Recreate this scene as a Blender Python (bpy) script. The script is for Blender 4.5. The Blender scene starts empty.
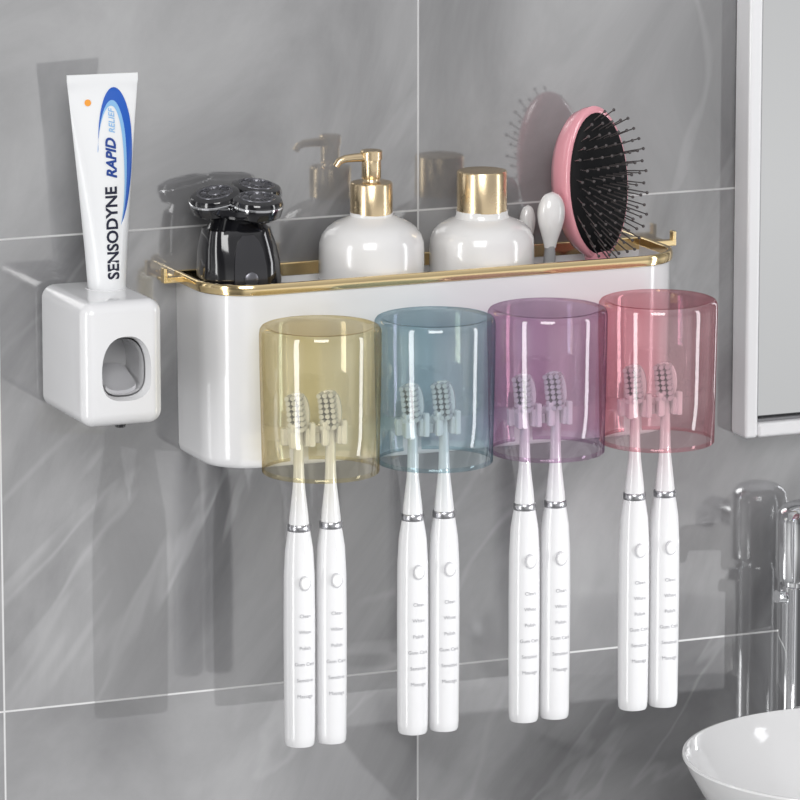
import bpy, math, random
from mathutils import Matrix, Vector
random.seed(4)
S=0.0006; Z0=1.2
sc=bpy.context.scene
sc.view_settings.view_transform='Standard'
COL=sc.collection
def O(x,d,z): return Vector((x*S,-d*S,z*S+Z0))
# ---------------- materials
def mat(name,col,rough=.4,metal=0.,ior=1.5,coat=0.,noise=0.,sub=0.):
    m=bpy.data.materials.new(name); m.use_nodes=True
    nt=m.node_tree; b=nt.nodes['Principled BSDF']
    b.inputs['Base Color'].default_value=(*col,1)
    b.inputs['Roughness'].default_value=rough
    b.inputs['Metallic'].default_value=metal
    b.inputs['IOR'].default_value=ior
    b.inputs['Coat Weight'].default_value=coat
    b.inputs['Coat Roughness'].default_value=.05
    n=nt.nodes.new('ShaderNodeTexNoise'); n.inputs['Scale'].default_value=60
    tc=nt.nodes.new('ShaderNodeTexCoord'); nt.links.new(tc.outputs['Object'],n.inputs['Vector'])
    mr=nt.nodes.new('ShaderNodeMapRange')
    mr.inputs['To Min'].default_value=max(0,rough-.02-noise); mr.inputs['To Max'].default_value=rough+.02+noise
    nt.links.new(n.outputs['Fac'],mr.inputs['Value']); nt.links.new(mr.outputs['Result'],b.inputs['Roughness'])
    return m
WHITE=mat('white_plastic',(.86,.86,.87),.18,coat=.7)
WHITEH=mat('white_handle_plastic',(.80,.80,.81),.2,coat=.7)
WHITEB=mat('white_bottle_ceramic',(.85,.84,.83),.2,coat=.8)
WHITET=mat('white_tube_laminate',(.86,.87,.88),.3,coat=.2)
GOLD=mat('polished_gold',(.98,.77,.43),.14,1)
GOLDM=mat('brushed_champagne_gold',(.84,.67,.43),.27,1)
CHROME=mat('chrome',(.88,.89,.9),.06,1)
RINGM=mat('silver_ring_metal',(.5,.5,.52),.28,1)
BLACK=mat('glossy_black_plastic',(.006,.006,.008),.1,coat=1.)
DARK=mat('dark_grey_plastic',(.03,.03,.034),.25,coat=.5)
STEEL=mat('dark_steel',(.2,.2,.22),.3,.8)
GREY=mat('grey_plastic',(.35,.35,.36),.35)
PGREY=mat('pale_grey_trim',(.55,.55,.57),.35)
LGREY=mat('light_grey_bristle',(.66,.67,.69),.6)
RUB=mat('black_rubber',(.006,.006,.007),.6,ior=1.3)
PINK=mat('pink_plastic',(.86,.38,.44),.22,coat=.5)
CERAM=mat('white_ceramic',(.9,.9,.9),.12,coat=.5)
BLUE=mat('blue_print',(.008,.10,.50),.4)
RBLUE=mat('deep_blue_print',(.006,.05,.28),.4)
NAVY=mat('dark_navy_print',(.006,.008,.03),.4)
LBLUE=mat('light_blue_print',(.25,.5,.8),.4)
ORANGE=mat('orange_print',(.9,.35,.03),.4)
INK=mat('grey_ink',(.38,.38,.40),.5)
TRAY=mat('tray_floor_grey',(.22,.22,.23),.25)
FRAME=mat('brushed_aluminium_frame',(.94,.94,.95),.3,.15)
EDGE=mat('dark_inner_edge',(.25,.25,.26),.3,.5)
MIRROR=mat('mirror_glass',(.62,.625,.63),.03,1)
STONE=mat('countertop_stone',(.5,.5,.5),.3)
FLOORM=mat('floor_tile',(.35,.35,.35),.3)

def glass(name,col,edge):
    m=bpy.data.materials.new(name); m.use_nodes=True; nt=m.node_tree
    nt.nodes.clear(); N=nt.nodes.new; L=nt.links.new
    out=N('ShaderNodeOutputMaterial'); tr=N('ShaderNodeBsdfTransparent'); gl=N('ShaderNodeBsdfGlossy')
    gl.inputs['Roughness'].default_value=.04
    lw=N('ShaderNodeLayerWeight'); lw.inputs['Blend'].default_value=.42
    mx=N('ShaderNodeMix'); mx.data_type='RGBA'
    mx.inputs['A'].default_value=(*col,1); mx.inputs['B'].default_value=(*edge,1)
    pw=N('ShaderNodeMath'); pw.operation='POWER'; pw.inputs[1].default_value=1.8
    L(lw.outputs['Facing'],pw.inputs[0]); L(pw.outputs[0],mx.inputs['Factor'])
    L(mx.outputs['Result'],tr.inputs['Color'])
    fr=N('ShaderNodeFresnel'); fr.inputs['IOR'].default_value=2.0
    mn=N('ShaderNodeMath'); mn.operation='MINIMUM'; mn.inputs[1].default_value=.2; L(fr.outputs[0],mn.inputs[0])
    df=N('ShaderNodeBsdfDiffuse'); df.inputs['Color'].default_value=(*[c**3 for c in col],1)
    m0=N('ShaderNodeMixShader'); m0.inputs['Fac'].default_value=.02
    L(tr.outputs[0],m0.inputs[1]); L(df.outputs[0],m0.inputs[2])
    ms=N('ShaderNodeMixShader'); L(mn.outputs[0],ms.inputs['Fac']); L(m0.outputs[0],ms.inputs[1]); L(gl.outputs[0],ms.inputs[2])
    L(ms.outputs[0],out.inputs['Surface'])
    return m

def wall_mat():
    m=bpy.data.materials.new('grey_marble_tile'); m.use_nodes=True; nt=m.node_tree
    N=nt.nodes.new; L=nt.links.new; b=nt.nodes['Principled BSDF']
    def M(op,a,bv=None,c=None):
        n=N('ShaderNodeMath'); n.operation=op
        for i,v in enumerate((a,bv,c)):
            if v is None: continue
            if isinstance(v,(int,float)): n.inputs[i].default_value=v
            else: L(v,n.inputs[i])
        return n.outputs[0]
    tc=N('ShaderNodeTexCoord'); sp=N('ShaderNodeSeparateXYZ'); L(tc.outputs['Object'],sp.inputs[0])
    tx=M('DIVIDE',M('SUBTRACT',sp.outputs['X'],19.5*S),441*S)
    tz=M('DIVIDE',M('SUBTRACT',sp.outputs['Z'],Z0+191*S),469.5*S)
    fx=M('FRACT',tx); fz=M('FRACT',tz)
    ex=M('MULTIPLY',M('MINIMUM',fx,M('SUBTRACT',1.,fx)),441)
    ez=M('MULTIPLY',M('MINIMUM',fz,M('SUBTRACT',1.,fz)),469.5)
    e=M('MINIMUM',ex,ez)
    gr=N('ShaderNodeMapRange'); gr.inputs['From Min'].default_value=.5; gr.inputs['From Max'].default_value=1.3
    gr.inputs['To Min'].default_value=1; gr.inputs['To Max'].default_value=0; L(e,gr.inputs['Value'])
    cb=N('ShaderNodeCombineXYZ')
    L(M('MULTIPLY',M('FLOOR',tx),1.37),cb.inputs[0]); L(M('MULTIPLY',M('FLOOR',tz),2.11),cb.inputs[1]); L(M('MULTIPLY',M('FLOOR',tx),.77),cb.inputs[2])
    va=N('ShaderNodeVectorMath'); va.operation='ADD'; L(tc.outputs['Object'],va.inputs[0]); L(cb.outputs[0],va.inputs[1])
    rot=N('ShaderNodeMapping'); L(va.outputs[0],rot.inputs['Vector']); rot.inputs['Rotation'].default_value=(0,math.radians(52),0)
    mp=N('ShaderNodeMapping'); L(rot.outputs[0],mp.inputs['Vector']); mp.inputs['Scale'].default_value=(.7,1,1.7)
    n1=N('ShaderNodeTexNoise'); n1.inputs['Scale'].default_value=4.2; n1.inputs['Detail'].default_value=8; n1.inputs['Roughness'].default_value=.56; n1.inputs['Distortion'].default_value=.9
    L(mp.outputs[0],n1.inputs['Vector'])
    cr=N('ShaderNodeValToRGB'); el=cr.color_ramp.elements
    el[0].position=.32; el[0].color=(.12,.12,.125,1); el[1].position=.71; el[1].color=(.37,.37,.375,1)
    L(n1.outputs['Fac'],cr.inputs[0])
    n2=N('ShaderNodeTexNoise'); n2.inputs['Scale'].default_value=3.0; n2.inputs['Detail'].default_value=4; n2.inputs['Roughness'].default_value=.5; n2.inputs['Distortion'].default_value=1.1; L(mp.outputs[0],n2.inputs['Vector'])
    v=M('ABSOLUTE',M('SUBTRACT',n2.outputs['Fac'],.5))
    vr=N('ShaderNodeMapRange'); vr.interpolation_type='SMOOTHSTEP'; vr.inputs['From Min'].default_value=0; vr.inputs['From Max'].default_value=.02; vr.inputs['To Min'].default_value=.45; vr.inputs['To Max'].default_value=0; L(v,vr.inputs['Value'])
    n3=N('ShaderNodeTexNoise'); n3.inputs['Scale'].default_value=5; L(va.outputs[0],n3.inputs['Vector'])
    vm=M('MULTIPLY',vr.outputs[0],M('POWER',n3.outputs['Fac'],1.8))
    m1=N('ShaderNodeMix'); m1.data_type='RGBA'; L(vm,m1.inputs['Factor']); L(cr.outputs[0],m1.inputs['A']); m1.inputs['B'].default_value=(.62,.62,.63,1)
    m2=N('ShaderNodeMix'); m2.data_type='RGBA'; L(gr.outputs[0],m2.inputs['Factor']); L(m1.outputs['Result'],m2.inputs['A']); m2.inputs['B'].default_value=(.62,.62,.62,1)
    L(m2.outputs['Result'],b.inputs['Base Color'])
    rr=N('ShaderNodeMapRange'); rr.inputs['To Min'].default_value=.075; rr.inputs['To Max'].default_value=.6; L(gr.outputs[0],rr.inputs['Value']); L(rr.outputs[0],b.inputs['Roughness'])
    b.inputs['IOR'].default_value=2.4
    return m

# ---------------- geometry helpers (units u, y = -d)
class G:
    def __init__(s): s.v=[]; s.f=[]
    def add(s,vs,fs,M=None):
        o=len(s.v)
        for p in vs:
            p=Vector(p)
            s.v.append(M@p if M else p)
        s.f+= [tuple(i+o for i in f) for f in fs]; return s
    def lathe(s,prof,seg=48,M=None,skip=None,sy=1.,sx=1.):
        vs=[];idx=[]
        for r,z in prof:
            if r<=1e-6: idx.append([len(vs)]*seg); vs.append((0,0,z))
            else:
                idx.append([len(vs)+k for k in range(seg)])
                vs+=[(sx*r*math.cos(2*math.pi*k/seg),sy*r*math.sin(2*math.pi*k/seg),z) for k in range(seg)]
        fs=[]
        for i in range(len(prof)-1):
            for k in range(seg):
                if skip and skip(i,k,seg): continue
                k2=(k+1)%seg
                q=[idx[i][k],idx[i][k2],idx[i+1][k2],idx[i+1][k]]
                u=[]
                for a in q:
                    if a not in u:u.append(a)
                if len(u)>2: fs.append(tuple(reversed(u)))
        return s.add(vs,fs,M)
    def box(s,x0,x1,y0,y1,z0,z1,M=None):
        vs=[(x,y,z) for x in (x0,x1) for y in (y0,y1) for z in (z0,z1)]
        return s.add(vs,[(0,1,3,2),(4,6,7,5),(0,4,5,1),(2,3,7,6),(0,2,6,4),(1,5,7,3)],M)
    def loft(s,rings,cap=True,M=None):
        n=len(rings[0]); vs=[p for r in rings for p in r]; fs=[]
        for i in range(len(rings)-1):
            for k in range(n):
                k2=(k+1)%n
                fs.append((i*n+k,i*n+k2,(i+1)*n+k2,(i+1)*n+k))
        if cap:
            fs.append(tuple(reversed(range(n)))); fs.append(tuple(range((len(rings)-1)*n,len(rings)*n)))
        return s.add(vs,fs,M)
    def tube(s,pts,rad,seg=16):
        pts=[Vector(p) for p in pts]; rings=[]
        for i,p in enumerate(pts):
            t=(pts[min(i+1,len(pts)-1)]-pts[max(i-1,0)]).normalized()
            q=t.to_track_quat('Z','Y'); r=rad[i] if hasattr(rad,'__len__') else rad
            rings.append([p+q@Vector((r*math.cos(2*math.pi*k/seg),r*math.sin(2*math.pi*k/seg),0)) for k in range(seg)])
        return s.loft(rings)
def mk(name,g,m,parent=None,loc=None,smooth=True,ang=35,bevel=0,bseg=3,label=None):
    me=bpy.data.meshes.new(name)
    me.from_pydata([tuple(p*S) for p in g.v],[],g.f); me.validate()
    import bmesh
    bm=bmesh.new(); bm.from_mesh(me); bmesh.ops.recalc_face_normals(bm,faces=bm.faces[:]); bm.to_mesh(me); bm.free()
    me.materials.append(m)
    if smooth:
        for p in me.polygons: p.use_smooth=True
        me.set_sharp_from_angle(angle=math.radians(ang))
    o=bpy.data.objects.new(name,me); COL.objects.link(o)
    if parent: o.parent=parent
    if loc is not None: o.location=loc
    if bevel:
        b=o.modifiers.new('bevel','BEVEL'); b.width=bevel*S; b.segments=bseg; b.limit_method='ANGLE'; b.angle_limit=math.radians(40); b.harden_normals=True
    if label:o['label']=label
    return o
def thing(o,label,cat,group=None):
    o['label']=label;o['category']=cat
    if group:o['group']=group
    return o
def root(name,x,d,z,label,cat,group=None,rz=0,ry=0,rx=0):
    e=bpy.data.objects.new(name,None); e.empty_display_size=.02; COL.objects.link(e)
    e.location=O(x,d,z); e.rotation_euler=(rx,ry,rz)
    return thing(e,label,cat,group)
def dup(o,loc=None,parent=None):
    n=o.copy(); COL.objects.link(n)
    if parent: n.parent=parent
    if loc is not None: n.location=loc
    for c in o.children: dup(c,parent=n)
    return n
def text_verts(body,size,offset=0.,shear=0.,align='LEFT'):
    cu=bpy.data.curves.new('txt','FONT'); cu.body=body; cu.size=size; cu.offset=offset; cu.shear=shear; cu.align_x=align; cu.resolution_u=3
    o=bpy.data.objects.new('txt',cu); COL.objects.link(o)
    bpy.context.view_layer.update()
    dg=bpy.context.evaluated_depsgraph_get(); me=bpy.data.meshes.new_from_object(o.evaluated_get(dg))
    v=[Vector(p.co) for p in me.vertices]; f=[tuple(p.vertices) for p in me.polygons]
    bpy.data.objects.remove(o); bpy.data.curves.remove(cu); bpy.data.meshes.remove(me)
    return v,f

# ---------------- setting
def slab(name,x0,x1,y0,y1,z0,z1,m):
    vs=[(x,y,z) for x in (x0,x1) for y in (y0,y1) for z in (z0,z1)]
    me=bpy.data.meshes.new(name); me.from_pydata(vs,[],[(0,1,3,2),(4,6,7,5),(0,4,5,1),(2,3,7,6),(0,2,6,4),(1,5,7,3)])
    me.materials.append(m); o=bpy.data.objects.new(name,me); COL.objects.link(o); o['kind']='structure'; return o
slab('wall_back',-2.2,2.6,0,.1,0,2.7,wall_mat())
slab('floor',-2.2,2.6,-2.2,0,-.08,0,FLOORM)

# ---------------- rack
rack=root('bathroom_storage_rack',13,0,-34,'white plastic wall-mounted storage rack with gold rim, holding cups and toothbrushes','rack')
XL,XR,DF,R=-251,252,107,50
def outline(off,z,db=None,n=12):
    xl,xr,df,r=XL+off,XR-off,DF-off,max(R-off,2)
    db=off if db is None else db
    pts=[(xl,-db,z)]
    for i in range(n+1):
        t=math.pi+ (math.pi/2)*i/n
        pts.append((xl+r+r*math.cos(t),-(df-r)+r*math.sin(t),z))
    for i in range(n+1):
        t=1.5*math.pi+(math.pi/2)*i/n
        pts.append((xr-r+r*math.cos(t),-(df-r)+r*math.sin(t),z))
    pts.append((xr,-db,z))
    return pts
ZT=174
g=G(); g.loft([outline(9,0,.2),outline(5.5,1.2,.2),outline(2.8,4.5,.2),outline(1.5,10,.2),outline(0,ZT,.2),outline(4,ZT,4),outline(4,149,4)])
mk('tray_body',g,WHITE,rack,label='glossy white rounded tray body')
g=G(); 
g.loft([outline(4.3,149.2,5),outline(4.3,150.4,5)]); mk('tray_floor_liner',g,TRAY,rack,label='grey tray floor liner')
g=G()
a=[outline(-1.2,ZT-2,.3),outline(-2.2,ZT-1,.3),outline(-2.8,ZT+3,.3),outline(-2.4,ZT+7,.3),outline(-1.2,ZT+8.8,.3),outline(2,ZT+8.8,4),outline(3,ZT+7.5,5),outline(3.2,ZT-4,5)]
g.loft(a,cap=False)
for sx,xe in ((-1,-271),(1,276)):
    x0=XL-1 if sx<0 else XR+1
    xa,xb=min(x0-sx*3,xe),max(x0-sx*3,xe)
    g.box(xa,xb,-27,-19,ZT+1,ZT+7)
    t0,t1=(xe-3,xe+1) if sx<0 else (xe-1,xe+3)
    g.box(t0,t1,-27,-19,ZT+1,ZT+16)
    g.box(min(x0,xe),max(x0,xe),-19,-.3,ZT+1,ZT+4)
mk('rim',g,GOLD,rack,bevel=.8,bseg=2,label='polished gold metal rim with upturned ends')
cups_x=[-154,-34.5,85,204.5]
def brk():
    g=G()
    g.box(-6,6,-152,-105,-6,4)
    g.box(-32,32,-149,-142,-7,10)
    for px in (-16.6,16.6):
        for q in (-7.2,7.2):
            g.box(px+q-3,px+q+3,-161,-142,-7,11)
            g.box(px+q*1.4-2.8,px+q*1.4+2.8,-165,-158,-7,17)
    return g
b0=mk('toothbrush_hook',brk(),WHITE,rack,bevel=1.6,bseg=3)
b0.location=Vector(((cups_x[0]-13)*S,0,38*S))
for cx in cups_x[1:]:
    n=b0.copy(); n.parent=rack; n.location=Vector(((cx-13)*S,0,38*S)); COL.objects.link(n)

# ---------------- cups
H=143
prof=[(0,H-2.2),(46,H-2.2),(50,H-1.6),(52,H-.4),(54.3,H),(56.5,H-1),(58.2,H-3.6),(58.8,H-8),(58.5,H-40),(57.4,46),(56.6,0.8),(55.8,0),(54.6,.8),(54.2,4)]
def skip(i,k,seg):
    return i in (9,10,11,12) and abs((k+.5)/seg*360-90)<9.5
tints=[('yellow',(.99,.95,.79),(.62,.50,.27)),('blue',(.79,.885,.915),(.22,.38,.45)),('purple',(.89,.775,.875),(.40,.24,.39)),('pink',(1.,.78,.81),(.66,.28,.33))]
for (nm,c,e),cx in zip(tints,cups_x):
    g=G(); g.lathe(prof,72,skip=skip)
    o=mk('cup',g,glass(nm+'_tinted_clear_plastic',c,e),loc=O(cx,167.5,-26.5),ang=60)
    thing(o,f'translucent {nm} plastic cup hung upside down over toothbrush heads','cup','coloured rinse cups')

# ---------------- toothbrushes
def brush(x):
    e=root('toothbrush',x,152,-301,'white electric toothbrush with chrome ring hanging head up','toothbrush','white electric toothbrushes')
    b=301
    g=G(); g.lathe([(0,0),(11,0),(13.6,.8),(14.6,3),(15,10),(15.4,60),(15.6,120),(15.2,170),(13.8,196),(12,208),(10.8,215),(0,215)],36)
    mk('handle',g,WHITEH,e)
    g=G(); g.lathe([(0,214.5),(10.9,214.5),(11.4,215.3),(11.2,220.4),(10.6,221.2),(0,221.4)],32); mk('ring',g,RINGM,e,label='slim silver ring')
    g=G(); g.lathe([(0,221),(10,221),(9.3,229),(7.8,242),(6.2,256),(5.4,270),(4.8,300),(4.4,318),(0,319)],28)
    mk('neck',g,WHITEH,e)
    HM=Matrix.Translation((0,0,332))@Matrix.Rotation(math.radians(-36),4,'Z')@Matrix.Rotation(math.radians(-6),4,'Y')
    g=G(); rings=[]
    for y,k in ((-2.5,.9),(-1.8,1),(1.5,1),(3,.8)):
        rings.append([(11*k*math.copysign(abs(math.cos(t))**.8,math.cos(t)),y,18.5*k*math.copysign(abs(math.sin(t))**.8,math.sin(t))) for t in [2*math.pi*i/28 for i in range(28)]])
    g.loft(rings,M=HM); mk('brush_head',g,WHITEH,e)
    g=G()
    for j in range(7):
        for i in range(3):
            xx=(i-1)*6.0; zz=(j-3)*5.2
            if (xx/11.8)**2+(zz/18.8)**2>.99: continue
            ln=13+ (2.5 if j in(0,6) else 0)
            T=HM@Matrix.Translation((xx,-2,zz))@Matrix.Rotation(math.pi/2,4,'X')
            g.lathe([(2.1,0),(2.4,ln),(0,ln+.3)],10,T)
    mk('bristles',g,LGREY,e,label='soft white and grey bristle tufts')
    BM=Matrix.Translation((0,-14.3,165))@Matrix.Diagonal((1,1,1.25,1))@Matrix.Rotation(math.pi/2,4,'X')
    g=G(); g.lathe([(0,-1),(4.8,-1),(5,2.2),(4.4,3.2),(2.8,3.8),(0,4)],28,BM)
    bt=mk('power_button',g,CERAM,e)
    g=G(); g.lathe([(4.8,0),(5.9,0),(5.9,1.9),(4.8,2.1)],28,BM); mk('button_ring',g,PGREY,bt,label='thin pale grey surround')
    g=G()
    for w,z in (('Clean',131),('White',115),('Polish',99),('Gum Care',83),('Sensitive',67),('Massage',51)):
        v,f=text_verts(w,5.0,align='CENTER')
        vs=[]
        for p in v:
            a=p.x/15.6
            vs.append((16.0*math.sin(a),-16.0*math.cos(a),z+p.y))
        g.add(vs,f)
    mk('mode_marking',g,INK,e,smooth=False,label='small grey printed mode words')
    return e
b=brush(cups_x[0]-16.6)
for i,cx in enumerate(cups_x):
    for s in (-16.6,16.6):
        if i==0 and s<0: continue
        dup(b,O(cx+s,152,-301))

# ---------------- dispenser
disp=root('toothpaste_dispenser',-340,0,25,'white rounded toothpaste dispenser with oval front opening, holding a tube','toothpaste dispenser')
DH=121
g=G(); g.box(-41,41,-129,-.2,0,DH)
body=mk('dispenser_body',g,WHITE,disp)
bv=body.modifiers.new('b','BEVEL'); bv.width=13*S; bv.segments=9; bv.limit_method='NONE'
def arch(hw,h0,h1,y,zc=54):
    pts=[]
    for i in range(40):
        t=2*math.pi*i/40; c,s_=math.cos(t),math.sin(t)
        pts.append((2.5+hw*math.copysign(abs(c)**.8,c),y,zc+ (h1 if s_>0 else h0)*math.copysign(abs(s_)**(.95 if s_>0 else .55),s_)))
    return pts
g=G(); g.loft([arch(25.5,29.5,34,-139),arch(25,29,33.5,-128.5),arch(23,27,31.5,-124),arch(22.5,26.5,31,-66)])
cut=mk('cutter',g,WHITE,disp)
TXL,TDL=12,50
g=G(); g.lathe([(0,97),(20,97),(20,140),(0,140)],32,Matrix.Translation((TXL,-TDL,0))); cut2=mk('cutter2',g,WHITE,disp)
bpy.context.view_layer.update()
for c in (cut,cut2):
    mm=body.modifiers.new('c','BOOLEAN'); mm.object=c; mm.operation='DIFFERENCE'; mm.solver='EXACT'
bpy.context.view_layer.update()
dg=bpy.context.evaluated_depsgraph_get(); me=bpy.data.meshes.new_from_object(body.evaluated_get(dg))
body.modifiers.clear(); body.data=me
for p in me.polygons: p.use_smooth=True
me.set_sharp_from_angle(angle=math.radians(32))
bpy.data.objects.remove(cut); bpy.data.objects.remove(cut2)
g=G(); g.loft([arch(22.3,26.3,30.8,-119),arch(22.3,26.3,30.8,-67),arch(21,25,29.5,-67.5),arch(21.2,25.2,29.7,-119)],cap=False)
g.loft([arch(21,25,29,-69.5),arch(21,25,29,-67)])
mk('opening_liner',g,mat('mid_grey_plastic',(.55,.55,.56),.2,coat=.5),disp,label='grey lining of the oval opening')
g=G()
rr=[]
for yy,hw_,h0,h1,zc in ((-70,20,22,4,47),(-84,19,20,0,43),(-98,18,17,-4,40),(-108,17,15,-6,39),(-112,15.5,13.5,-7,39)):
    rr.append([(2.5+hw_*math.cos(t)*1.0,yy,zc+(h1*math.sin(t) if math.sin(t)>0 else -h0*abs(math.sin(t))**.6)) for t in [2*math.pi*i/36 for i in range(36)]])
g.loft(rr); mk('push_lever',g,mat('pale_grey_plastic',(.62,.62,.64),.25,coat=.4),disp,ang=50,label='pale grey push lever inside the opening')
g=G(); g.lathe([(0,-7),(5,-7),(6,0),(9,1),(0,1)],24,Matrix.Translation((8,-95,0))); mk('nozzle',g,DARK,disp,label='small dark outlet nozzle')
g=G(); g.lathe([(18.4,DH-4),(20,DH-4),(20.5,DH+.2),(19.6,DH+.7),(18.4,DH),(18.4,DH-4)],32,Matrix.Translation((TXL-1,-TDL,0))); mk('tube_socket',g,WHITE,disp)

# ---------------- toothpaste tube
tube=root('toothpaste_tube',-340+TXL,TDL,121.8,'white toothpaste tube with blue swoosh standing cap down in dispenser','toothpaste tube',rz=math.radians(-10),ry=math.radians(-.6))
TZ=[(6,17),(20,18),(60,20.5),(110,24.5),(170,29.5),(215,33.3),(226,34.6)]
def hw(z):
    for (a,b_),(c,d) in zip(TZ,TZ[1:]):
        if z<=c: return b_+(d-b_)*max(0,(z-a))/(c-a)
    return TZ[-1][1]
def ht(z):
    t=min(1,max(0,(z-6)/210)); return 17.2*(1-t**1.7)+1.0
def ring(z,sc_=1,n=48): return [(hw(z)*sc_*math.cos(2*math.pi*i/n),ht(z)*sc_*math.sin(2*math.pi*i/n),z) for i in range(n)]
g=G(); zs=[6,12]+list(range(20,226,8))
g.loft([ring(0,.7),ring(2,.9)]+[ring(z) for z in zs]+[[(p[0],math.copysign(1.2,p[1]) if abs(p[1])>1e-6 else 0,p[2]) for p in ring(z)] for z in (222,226,228,232)])
mk('tube_body',g,WHITET,tube,ang=60)
g=G(); g.lathe([(0,-4),(12,-4),(12,2),(0,2)],24); mk('tube_cap',g,WHITET,tube)
def onT(x,z,e=.5):
    h=hw(z); q=max(0.,1-(x/h)**2)
    return (x,-(ht(z)*math.sqrt(q)+e),z)
def tdecal(name,body_,size,zc,xc,m,off=0,shear=0,lab=None):
    v,f=text_verts(body_,size,off,shear)
    g=G(); g.add([onT(xc-p.y,zc+p.x,.6) for p in v],f); return mk(name,g,m,tube,smooth=False,label=lab)
tdecal('brand_lettering','SENSODYNE',15.8,35,9.5,NAVY,.45,lab='dark vertical SENSODYNE lettering')
tdecal('product_lettering','RAPID',13.6,132,10,RBLUE,.5,.3,lab='blue slanted RAPID lettering')
tdecal('tagline_lettering','RELIEF',8.2,175,10,LBLUE,0.1,.3,lab='small pale blue RELIEF lettering')
def cres(pts_o,pts_i,e=.5):
    vs=[];n=len(pts_o)
    for a,b_ in zip(pts_o,pts_i):
        for k in range(7):
            t=k/6; vs.append(onT(a[0]+(b_[0]-a[0])*t,a[1]+(b_[1]-a[1])*t,e))
    fs=[]
    for i in range(n-1):
        for k in range(6):
            fs.append((i*7+k,i*7+k+1,(i+1)*7+k+1,(i+1)*7+k))
    g=G(); g.add(vs,fs); return g
N=40
po=[];pi_=[];pj=[]
for i in range(N+1):
    u=i/N
    t=math.pi*1.0-(math.pi*1.42)*u
    w=math.sin(math.pi*u**1.25)**.9
    bot=max(0.,u-.55)/.45
    po.append((10.5+(17.2-2*bot)*math.cos(t),160+(59+14*bot)*math.sin(t)))
    pi_.append((9.8+(16.9-5.6*w-2*bot)*math.cos(t),158+(58.6-13*w+14*bot)*math.sin(t)))
    pj.append((9.3+(16.8-8.2*w-2*bot)*math.cos(t),157+(58.4-19*w+14*bot)*math.sin(t)))
mk('blue_swoosh',cres(po,pi_),BLUE,tube,smooth=False,label='bright blue printed swoosh')
mk('light_swoosh',cres(pi_,pj,.4),LBLUE,tube,smooth=False,label='pale blue inner band of the swoosh')
g=G(); g.add([onT(-15,205,.6)]+[onT(-15+3.2*math.cos(2*math.pi*i/20),205+3.2*math.sin(2*math.pi*i/20),.6) for i in range(20)],[(0,1+i,1+(i+1)%20) for i in range(20)])
mk('orange_dot',g,ORANGE,tube,smooth=False,label='small orange printed dot')

# ---------------- bottles
FZ=116.6
e=root('pump_bottle',-53,53,FZ,'round white pump bottle with gold pump standing in tray','pump bottle')
g=G(); g.lathe([(0,0),(44,0),(47.5,2),(49.2,7),(49.5,14),(49.5,48),(49,56),(46.5,64),(41,71),(33,76.5),(25,80),(20.5,82.5),(20,86),(0,86)],64,sx=1.06); mk('bottle_body',g,WHITEB,e)
g=G(); g.lathe([(0,84),(20,84),(20.8,85),(20.8,114),(19.8,115.5),(9,116),(8,118),(8,124),(0,124)],48); mk('collar',g,GOLDM,e,label='champagne gold collar')
g=G(); g.lathe([(0,119),(9,119),(9.5,120),(9.5,144),(8.5,145.5),(0,146)],32)
g.tube([(-5,0,140.5),(-18,0,140.5),(-28,0,140),(-34,0,138),(-37.5,0,133)],[4.6,4.2,3.8,3.5,3.2])
g.lathe([(0,138),(10.8,138),(10.8,146),(9.8,147),(0,147.3)],32)
mk('pump_head',g,GOLDM,e,label='champagne gold pump head with spout')
e=root('cosmetic_bottle',65.5,53,FZ,'round white bottle with gold cylinder cap standing in tray','bottle')
g=G(); g.lathe([(0,0),(45,0),(48,2),(49.3,7),(49.6,14),(49.6,44),(49,53),(45.5,61),(39,67),(31,71),(26,73),(24.5,76),(24.5,80),(0,80)],64,sx=1.06); mk('bottle_body',g,WHITEB,e)
g=G(); g.lathe([(0,78.5),(24,78.5),(24.8,79.5),(24.8,118),(24,119.5),(22,120),(0,120)],48); mk('bottle_cap',g,GOLDM,e,label='champagne gold cylinder cap')

# cosmetic brushes
for x,d,h,w in ((130,15,75,8.5),(137,56,94,14.5)):
    e=root('cosmetic_brush',x,d,FZ,('small' if w<10 else 'large')+' white rounded cosmetic brush standing upright in tray','cosmetic brush','cosmetic brushes in the tray',ry=math.radians(2))
    g=G(); g.lathe([(0,0),(5.5,0),(6.2,2),(6,h*.3),(5,h*.42),(0,h*.42)],28); mk('brush_handle',g,GREY,e,label='light grey handle')
    g=G(); z0=h*.4
    pr=[(0,z0)]+[(w*(.38+.62*math.sin(math.pi*(.08+.42*min(1,t/.62)))**2) if t<.62 else w*math.sqrt(max(0,1-((t-.62)/.38)**2)),z0+(h-z0)*t) for t in [i/20 for i in range(21)]]
    g.lathe(pr,32,sy=.75); mk('brush_tip',g,WHITEB,e)

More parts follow.
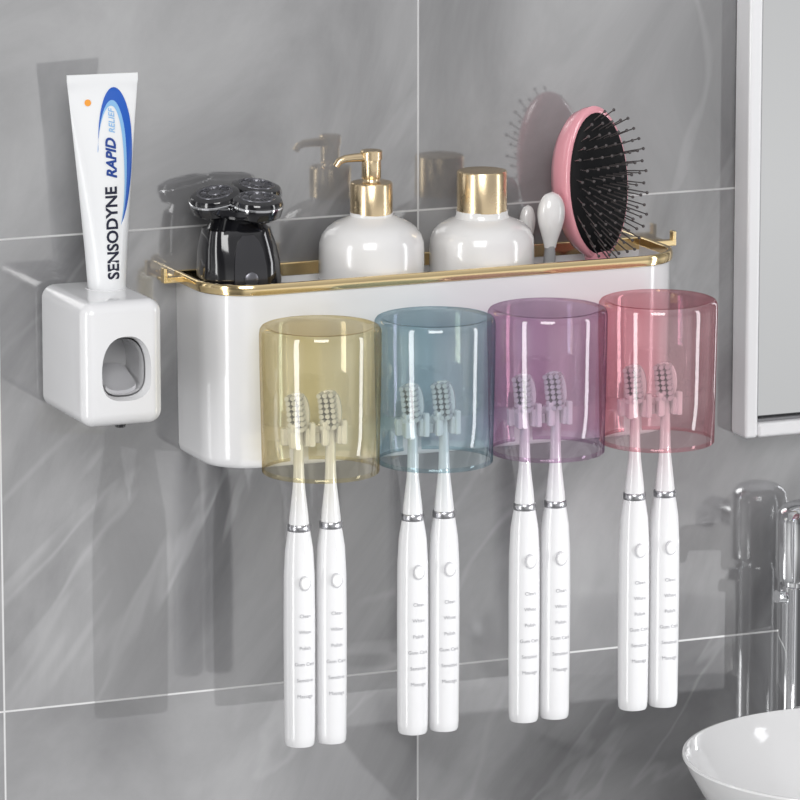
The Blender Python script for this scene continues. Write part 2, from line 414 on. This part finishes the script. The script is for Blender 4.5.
# ---------------- shaver
e=root('electric_shaver',-192,52,FZ,'glossy black three-head rotary electric shaver standing upright in tray','electric shaver')
def ell(z,a,b_,y=0,n=40,p=.85,x=0): return [(x+a*math.copysign(abs(math.cos(t))**p,math.cos(t)),y+b_*math.copysign(abs(math.sin(t))**p,math.sin(t)),z) for t in [2*math.pi*i/n for i in range(n)]]
g=G(); g.loft([ell(0,36,29),ell(2,39,32),ell(12,41,34),ell(30,40.5,33.5,p=.7,x=-.5),ell(48,39,32,p=.65,x=-1),ell(62,37,29,p=.65,x=-2),ell(74,34,25,-1,p=.65,x=-3),ell(80,32.5,23.5,-1,p=.65,x=-3),ell(81.5,29,21,-2,p=.7,x=-3),ell(90,25,18,-2,x=-2),ell(95,20,13,-2,x=-1)])
mk('shaver_body',g,BLACK,e,ang=40)
g=G(); fr_=[]
for (zz,a_) in ((6,9),(14,14),(30,17),(46,16.5),(60,14.5),(70,11),(76,6)):
    yb={6:-33.6,14:-34.5,30:-34.2,46:-32.7,60:-30.0,70:-27.2,76:-25.6}[zz]
    fr_.append([(-1+a_*q,yb-.9-(1-abs(q))*0.6,zz) for q in (-1,-.6,-.2,.2,.6,1)]+[(-1+a_*q,yb+3,zz) for q in (1,-1)])
g.loft(fr_); mk('front_panel',g,DARK,e,ang=50,label='dark grey contoured front panel')
g=G(); g.lathe([(0,0),(7,0),(7,1.2),(5.8,2),(0,2.2)],28,Matrix.Translation((-1,-35,34))@Matrix.Rotation(math.pi/2,4,'X')); mk('power_button',g,STEEL,e,label='round steel grey power button')
TM=Matrix.Translation((3,-1,106))@Matrix.Rotation(math.radians(9),4,'X')@Matrix.Rotation(math.radians(-3),4,'Y')
g=G(); g.lathe([(0,-20),(18,-18),(22,-14),(35,-8),(39,-4),(36,0),(0,2)],40,TM)
mk('shaver_neck',g,BLACK,e)
for hx,hy,ti in ((-24,8,-8),(21,18,7),(8,-19,3)):
    T2=TM@Matrix.Translation((hx,hy,0))@Matrix.Rotation(math.radians(ti),4,'Y')
    g=G(); g.lathe([(0,-13),(18,-13),(24,-9),(25.5,-3),(25.5,4),(24,7),(19.5,8.5),(0,8.5)],40,T2); h=mk('shaving_head',g,BLACK,e)
    g=G(); g.lathe([(15.3,8.3),(17.8,8.3),(17.5,9.4),(15.6,9.4),(15.3,8.3)],36,T2)
    g.lathe([(0,8.3),(7,8.3),(6.2,9.4),(0,9.4)],24,T2)
    for kk in range(18):
        an=2*math.pi*kk/18
        g.box(8.5,14.5,-.5,.5,8.3,9.0,T2@Matrix.Rotation(an,4,'Z'))
    mk('cutter_ring',g,STEEL,h,label='dark steel slotted cutter ring')
    g=G(); g.lathe([(25.3,.2),(26.2,.6),(26.2,2.2),(25.3,2.7)],36,T2); mk('head_trim',g,CHROME,h,label='thin chrome edge ring')

# ---------------- hairbrush (local: face -Y)
e=root('hairbrush',197,51,FZ,'pink oval hairbrush with black cushion and bristles standing upright in tray','hairbrush',rz=math.radians(9),ry=math.radians(-4))
ZC=99; HWX=36; HHZ=76
def oval(y,k,kx=1.,n=56,add=0,dx=0): 
    return [(dx+(HWX*k+add)*kx*math.cos(2*math.pi*i/n),y,ZC+(HHZ*k+add)*math.sin(2*math.pi*i/n)*(1)) for i in range(n)]
g=G(); g.loft([oval(31,.35,dx=-9),oval(29,.6,dx=-9),oval(24,.82,dx=-8),oval(16,.95,dx=-5),oval(6,1.01,dx=-2),oval(-1,1.03,dx=-.5),oval(-4,.99),oval(-4.5,.95)])
g.tube([(0,6,35),(0,4,18),(0,4,6),(0,4,0)],[14,12.5,12,11.5],20)
mk('brush_shell',g,PINK,e,ang=50,label='glossy pink plastic shell and handle')
g=G(); g.loft([oval(-3.5,.95),oval(-6,.94),oval(-9,.88),oval(-11.5,.70),oval(-13,.4),oval(-13.3,.15)]); mk('cushion',g,RUB,e,ang=50,label='black rubber cushion')
g=G()
for j in range(-7,8):
    for i in range(-4,5):
        x=i*8.2+(4.1 if j%2 else 0); z=j*9.2
        q=(x/(HWX*.88))**2+(z/(HHZ*.88))**2
        if q>1: continue
        y=-13.3+9*q*q*.8
        L_=27; n=Vector((x*.013,-1,z*.0085)).normalized()
        p0=Vector((x,y,ZC+z)); p1=p0+n*L_
        g.tube([p0,p1],[.8,.6],5)
        g.lathe([(0,-1.7),(1.2,-1.2),(1.7,0),(1.2,1.2),(0,1.7)],8,Matrix.Translation(p1))
o=mk('bristles',g,mat('bristle_dark_grey',(.09,.08,.08),.2),e,label='black ball-tipped pins'); o['kind']='stuff'

# ---------------- mirror
e=root('wall_mirror',369+160,0,-64,'large rectangular wall mirror with brushed silver frame','mirror')
W2=160; HH=640; DP=34
g=G()
g.box(-W2,-W2+15,-DP,-.2,0,HH); g.box(W2-15,W2,-DP,-.2,0,HH); g.box(-W2+15,W2-15,-DP,-.2,0,15); g.box(-W2+15,W2-15,-DP,-.2,HH-15,HH)
mk('mirror_frame',g,FRAME,e,bevel=3.5,bseg=2,label='brushed silver frame')
g=G()
for (q0,q1,dd) in ((15,18,26),):
    g.box(-W2+q0,-W2+q1,-dd,-.4,q0,HH-q0); g.box(W2-q1,W2-q0,-dd,-.4,q0,HH-q0); g.box(-W2+q1,W2-q1,-dd,-.4,q0,q1); g.box(-W2+q1,W2-q1,-dd,-.4,HH-q1,HH-q0)
mk('inner_edge',g,EDGE,e,label='dark inner edge strip')
g=G(); g.box(-W2+18,W2-18,-DP+12,-6,18,HH-18); mk('mirror_glass',g,MIRROR,e,bevel=3,bseg=1,label='reflective glass with bevelled edge')

# ---------------- vanity, sink, faucet
CZ=-455; ZF=-2000
van=root('bathroom_vanity',640,0,ZF,'white bathroom vanity with grey stone countertop carrying a vessel sink','vanity')
g=G(); g.box(-440,410,-540,0,-490-ZF,CZ-ZF); mk('countertop',g,STONE,van,bevel=2,label='grey stone countertop')
g=G(); g.box(-420,390,-500,-.2,0,-490-ZF); mk('cabinet_body',g,WHITE,van,bevel=2)
for x0,x1,hx in ((-412,-18,-60),(-12,382,30)):
    g=G(); g.box(x0,x1,-518,-500,80,-500-ZF); dr=mk('cabinet_door',g,WHITE,van,bevel=3)
    g=G(); g.box(hx,hx+10,-535,-518,1000,1200); mk('door_handle',g,CHROME,dr,bevel=2,label='chrome handle')
g=G(); g.lathe([(0,0),(90,0),(100,3),(125,22),(150,50),(172,80),(185,102),(190,113),(189.5,115),(187,115.5),(185,114),(179,98),(164,74),(140,46),(112,24),(60,14),(0,12)],96)
s=mk('vessel_sink',g,CERAM,loc=O(396,272,CZ)); thing(s,'round white ceramic vessel sink standing on countertop','sink')
e=root('faucet',429,52,CZ,'tall chrome single-lever faucet standing behind the white vessel sink','faucet')
FH=324
g=G(); g.lathe([(0,0),(29,0),(29,5),(26,8),(25,12),(25,236),(24,238),(0,238)],40); mk('faucet_body',g,CHROME,e)
g=G(); g.lathe([(0,238),(23,238),(23,242),(29,244),(29.5,248),(29.5,FH-18),(27.5,FH-9),(22,FH-3),(13,FH),(0,FH)],40)
mk('faucet_cartridge',g,CHROME,e)
g=G(); g.tube([(8,-14,268),(8,-60,274),(8,-120,272),(8,-138,264),(8,-142,250)],[15,14,13,12,11],24); mk('spout',g,CHROME,e)
g=G(); g.tube([(-18,0,226),(-26,-2,227),(-33,-4,228)],[7.5,7,6.5],20); mk('lever',g,CHROME,e)

# ---------------- lights
def area(name,loc,tgt,size,power,col=(1,1,1),sy=None):
    l=bpy.data.lights.new(name,'AREA'); l.energy=power; l.size=size; l.color=col
    if sy: l.shape='RECTANGLE'; l.size_y=sy
    o=bpy.data.objects.new(name,l); COL.objects.link(o); o.location=loc
    o.rotation_euler=(Vector(tgt)-Vector(loc)).to_track_quat('-Z','Y').to_euler(); return o
area('key_light',(-.75,-1.9,2.3),(0,0,1.2),1.0,22,(1,.995,.985))
area('strip_light',(-1.9,-.85,1.25),(0,-.1,1.2),.34,13,(1,1,1),2.0)
area('side_strip_light',(1.7,-1.1,1.1),(0,-.1,1.2),.28,10,(.97,.98,1),2.0)
sl=bpy.data.lights.new('brush_shadow_spot','SPOT'); sl.energy=85; sl.spot_size=math.radians(22); sl.spot_blend=.5; sl.shadow_soft_size=.01  # added spot, not a room fixture; throws toothbrush shadows onto the wall
so=bpy.data.objects.new('brush_shadow_spot',sl); COL.objects.link(so)
tg=O(-100,0,-590); so.location=O(-180,0,-200)+Vector((.645,-.76,-.05))*2.2
so.rotation_euler=(tg-so.location).to_track_quat('-Z','Y').to_euler()
w=bpy.data.worlds.new('World'); sc.world=w; w.use_nodes=True; nt=w.node_tree
bg=nt.nodes['Background']; tc=nt.nodes.new('ShaderNodeTexCoord'); sp=nt.nodes.new('ShaderNodeSeparateXYZ'); cr=nt.nodes.new('ShaderNodeValToRGB'); mr=nt.nodes.new('ShaderNodeMapRange')
nt.links.new(tc.outputs['Generated'],sp.inputs[0]); mr.inputs['From Min'].default_value=-1; nt.links.new(sp.outputs['Z'],mr.inputs['Value']); nt.links.new(mr.outputs[0],cr.inputs[0])
el=cr.color_ramp.elements; el[0].position=.1; el[0].color=(.18,.18,.19,1); el[1].position=.9; el[1].color=(.7,.7,.72,1)
x=el.new(.32); x.color=(.5,.5,.51,1)
x=el.new(.42); x.color=(1.,1.,1.,1)
x=el.new(.54); x.color=(.38,.38,.39,1)
mr2=nt.nodes.new('ShaderNodeMapRange'); mr2.inputs['From Min'].default_value=-1; nt.links.new(sp.outputs['X'],mr2.inputs['Value'])
c2=nt.nodes.new('ShaderNodeValToRGB'); nt.links.new(mr2.outputs[0],c2.inputs[0]); e2=c2.color_ramp.elements
e2[0].position=0; e2[0].color=(.9,.9,.9,1); e2[1].position=1; e2[1].color=(.9,.9,.9,1)
for p_,v_ in ((.07,1.),(.12,.3),(.27,.3),(.33,.95),(.8,1.15),(.86,.35),(.95,.35)):
    q=e2.new(p_); q.color=(v_,v_,v_,1)
mu=nt.nodes.new('ShaderNodeMix'); mu.data_type='RGBA'; mu.blend_type='MULTIPLY'; mu.inputs['Factor'].default_value=1
nt.links.new(cr.outputs[0],mu.inputs['A']); nt.links.new(c2.outputs[0],mu.inputs['B'])
nt.links.new(mu.outputs['Result'],bg.inputs['Color']); bg.inputs['Strength'].default_value=.85

# ---------------- camera
a=math.radians(23); p=math.radians(11.5); D=5500*S
cam=bpy.data.cameras.new('cam'); cam.lens=247.5; cam.sensor_width=36; cam.clip_end=50
co=bpy.data.objects.new('camera',cam); COL.objects.link(co)
co.location=Vector((-D*math.sin(a)*math.cos(p),-D*math.cos(a)*math.cos(p),D*math.sin(p)+Z0))
co.rotation_euler=(Vector((0,0,Z0))-co.location).to_track_quat('-Z','Y').to_euler()
sc.camera=co
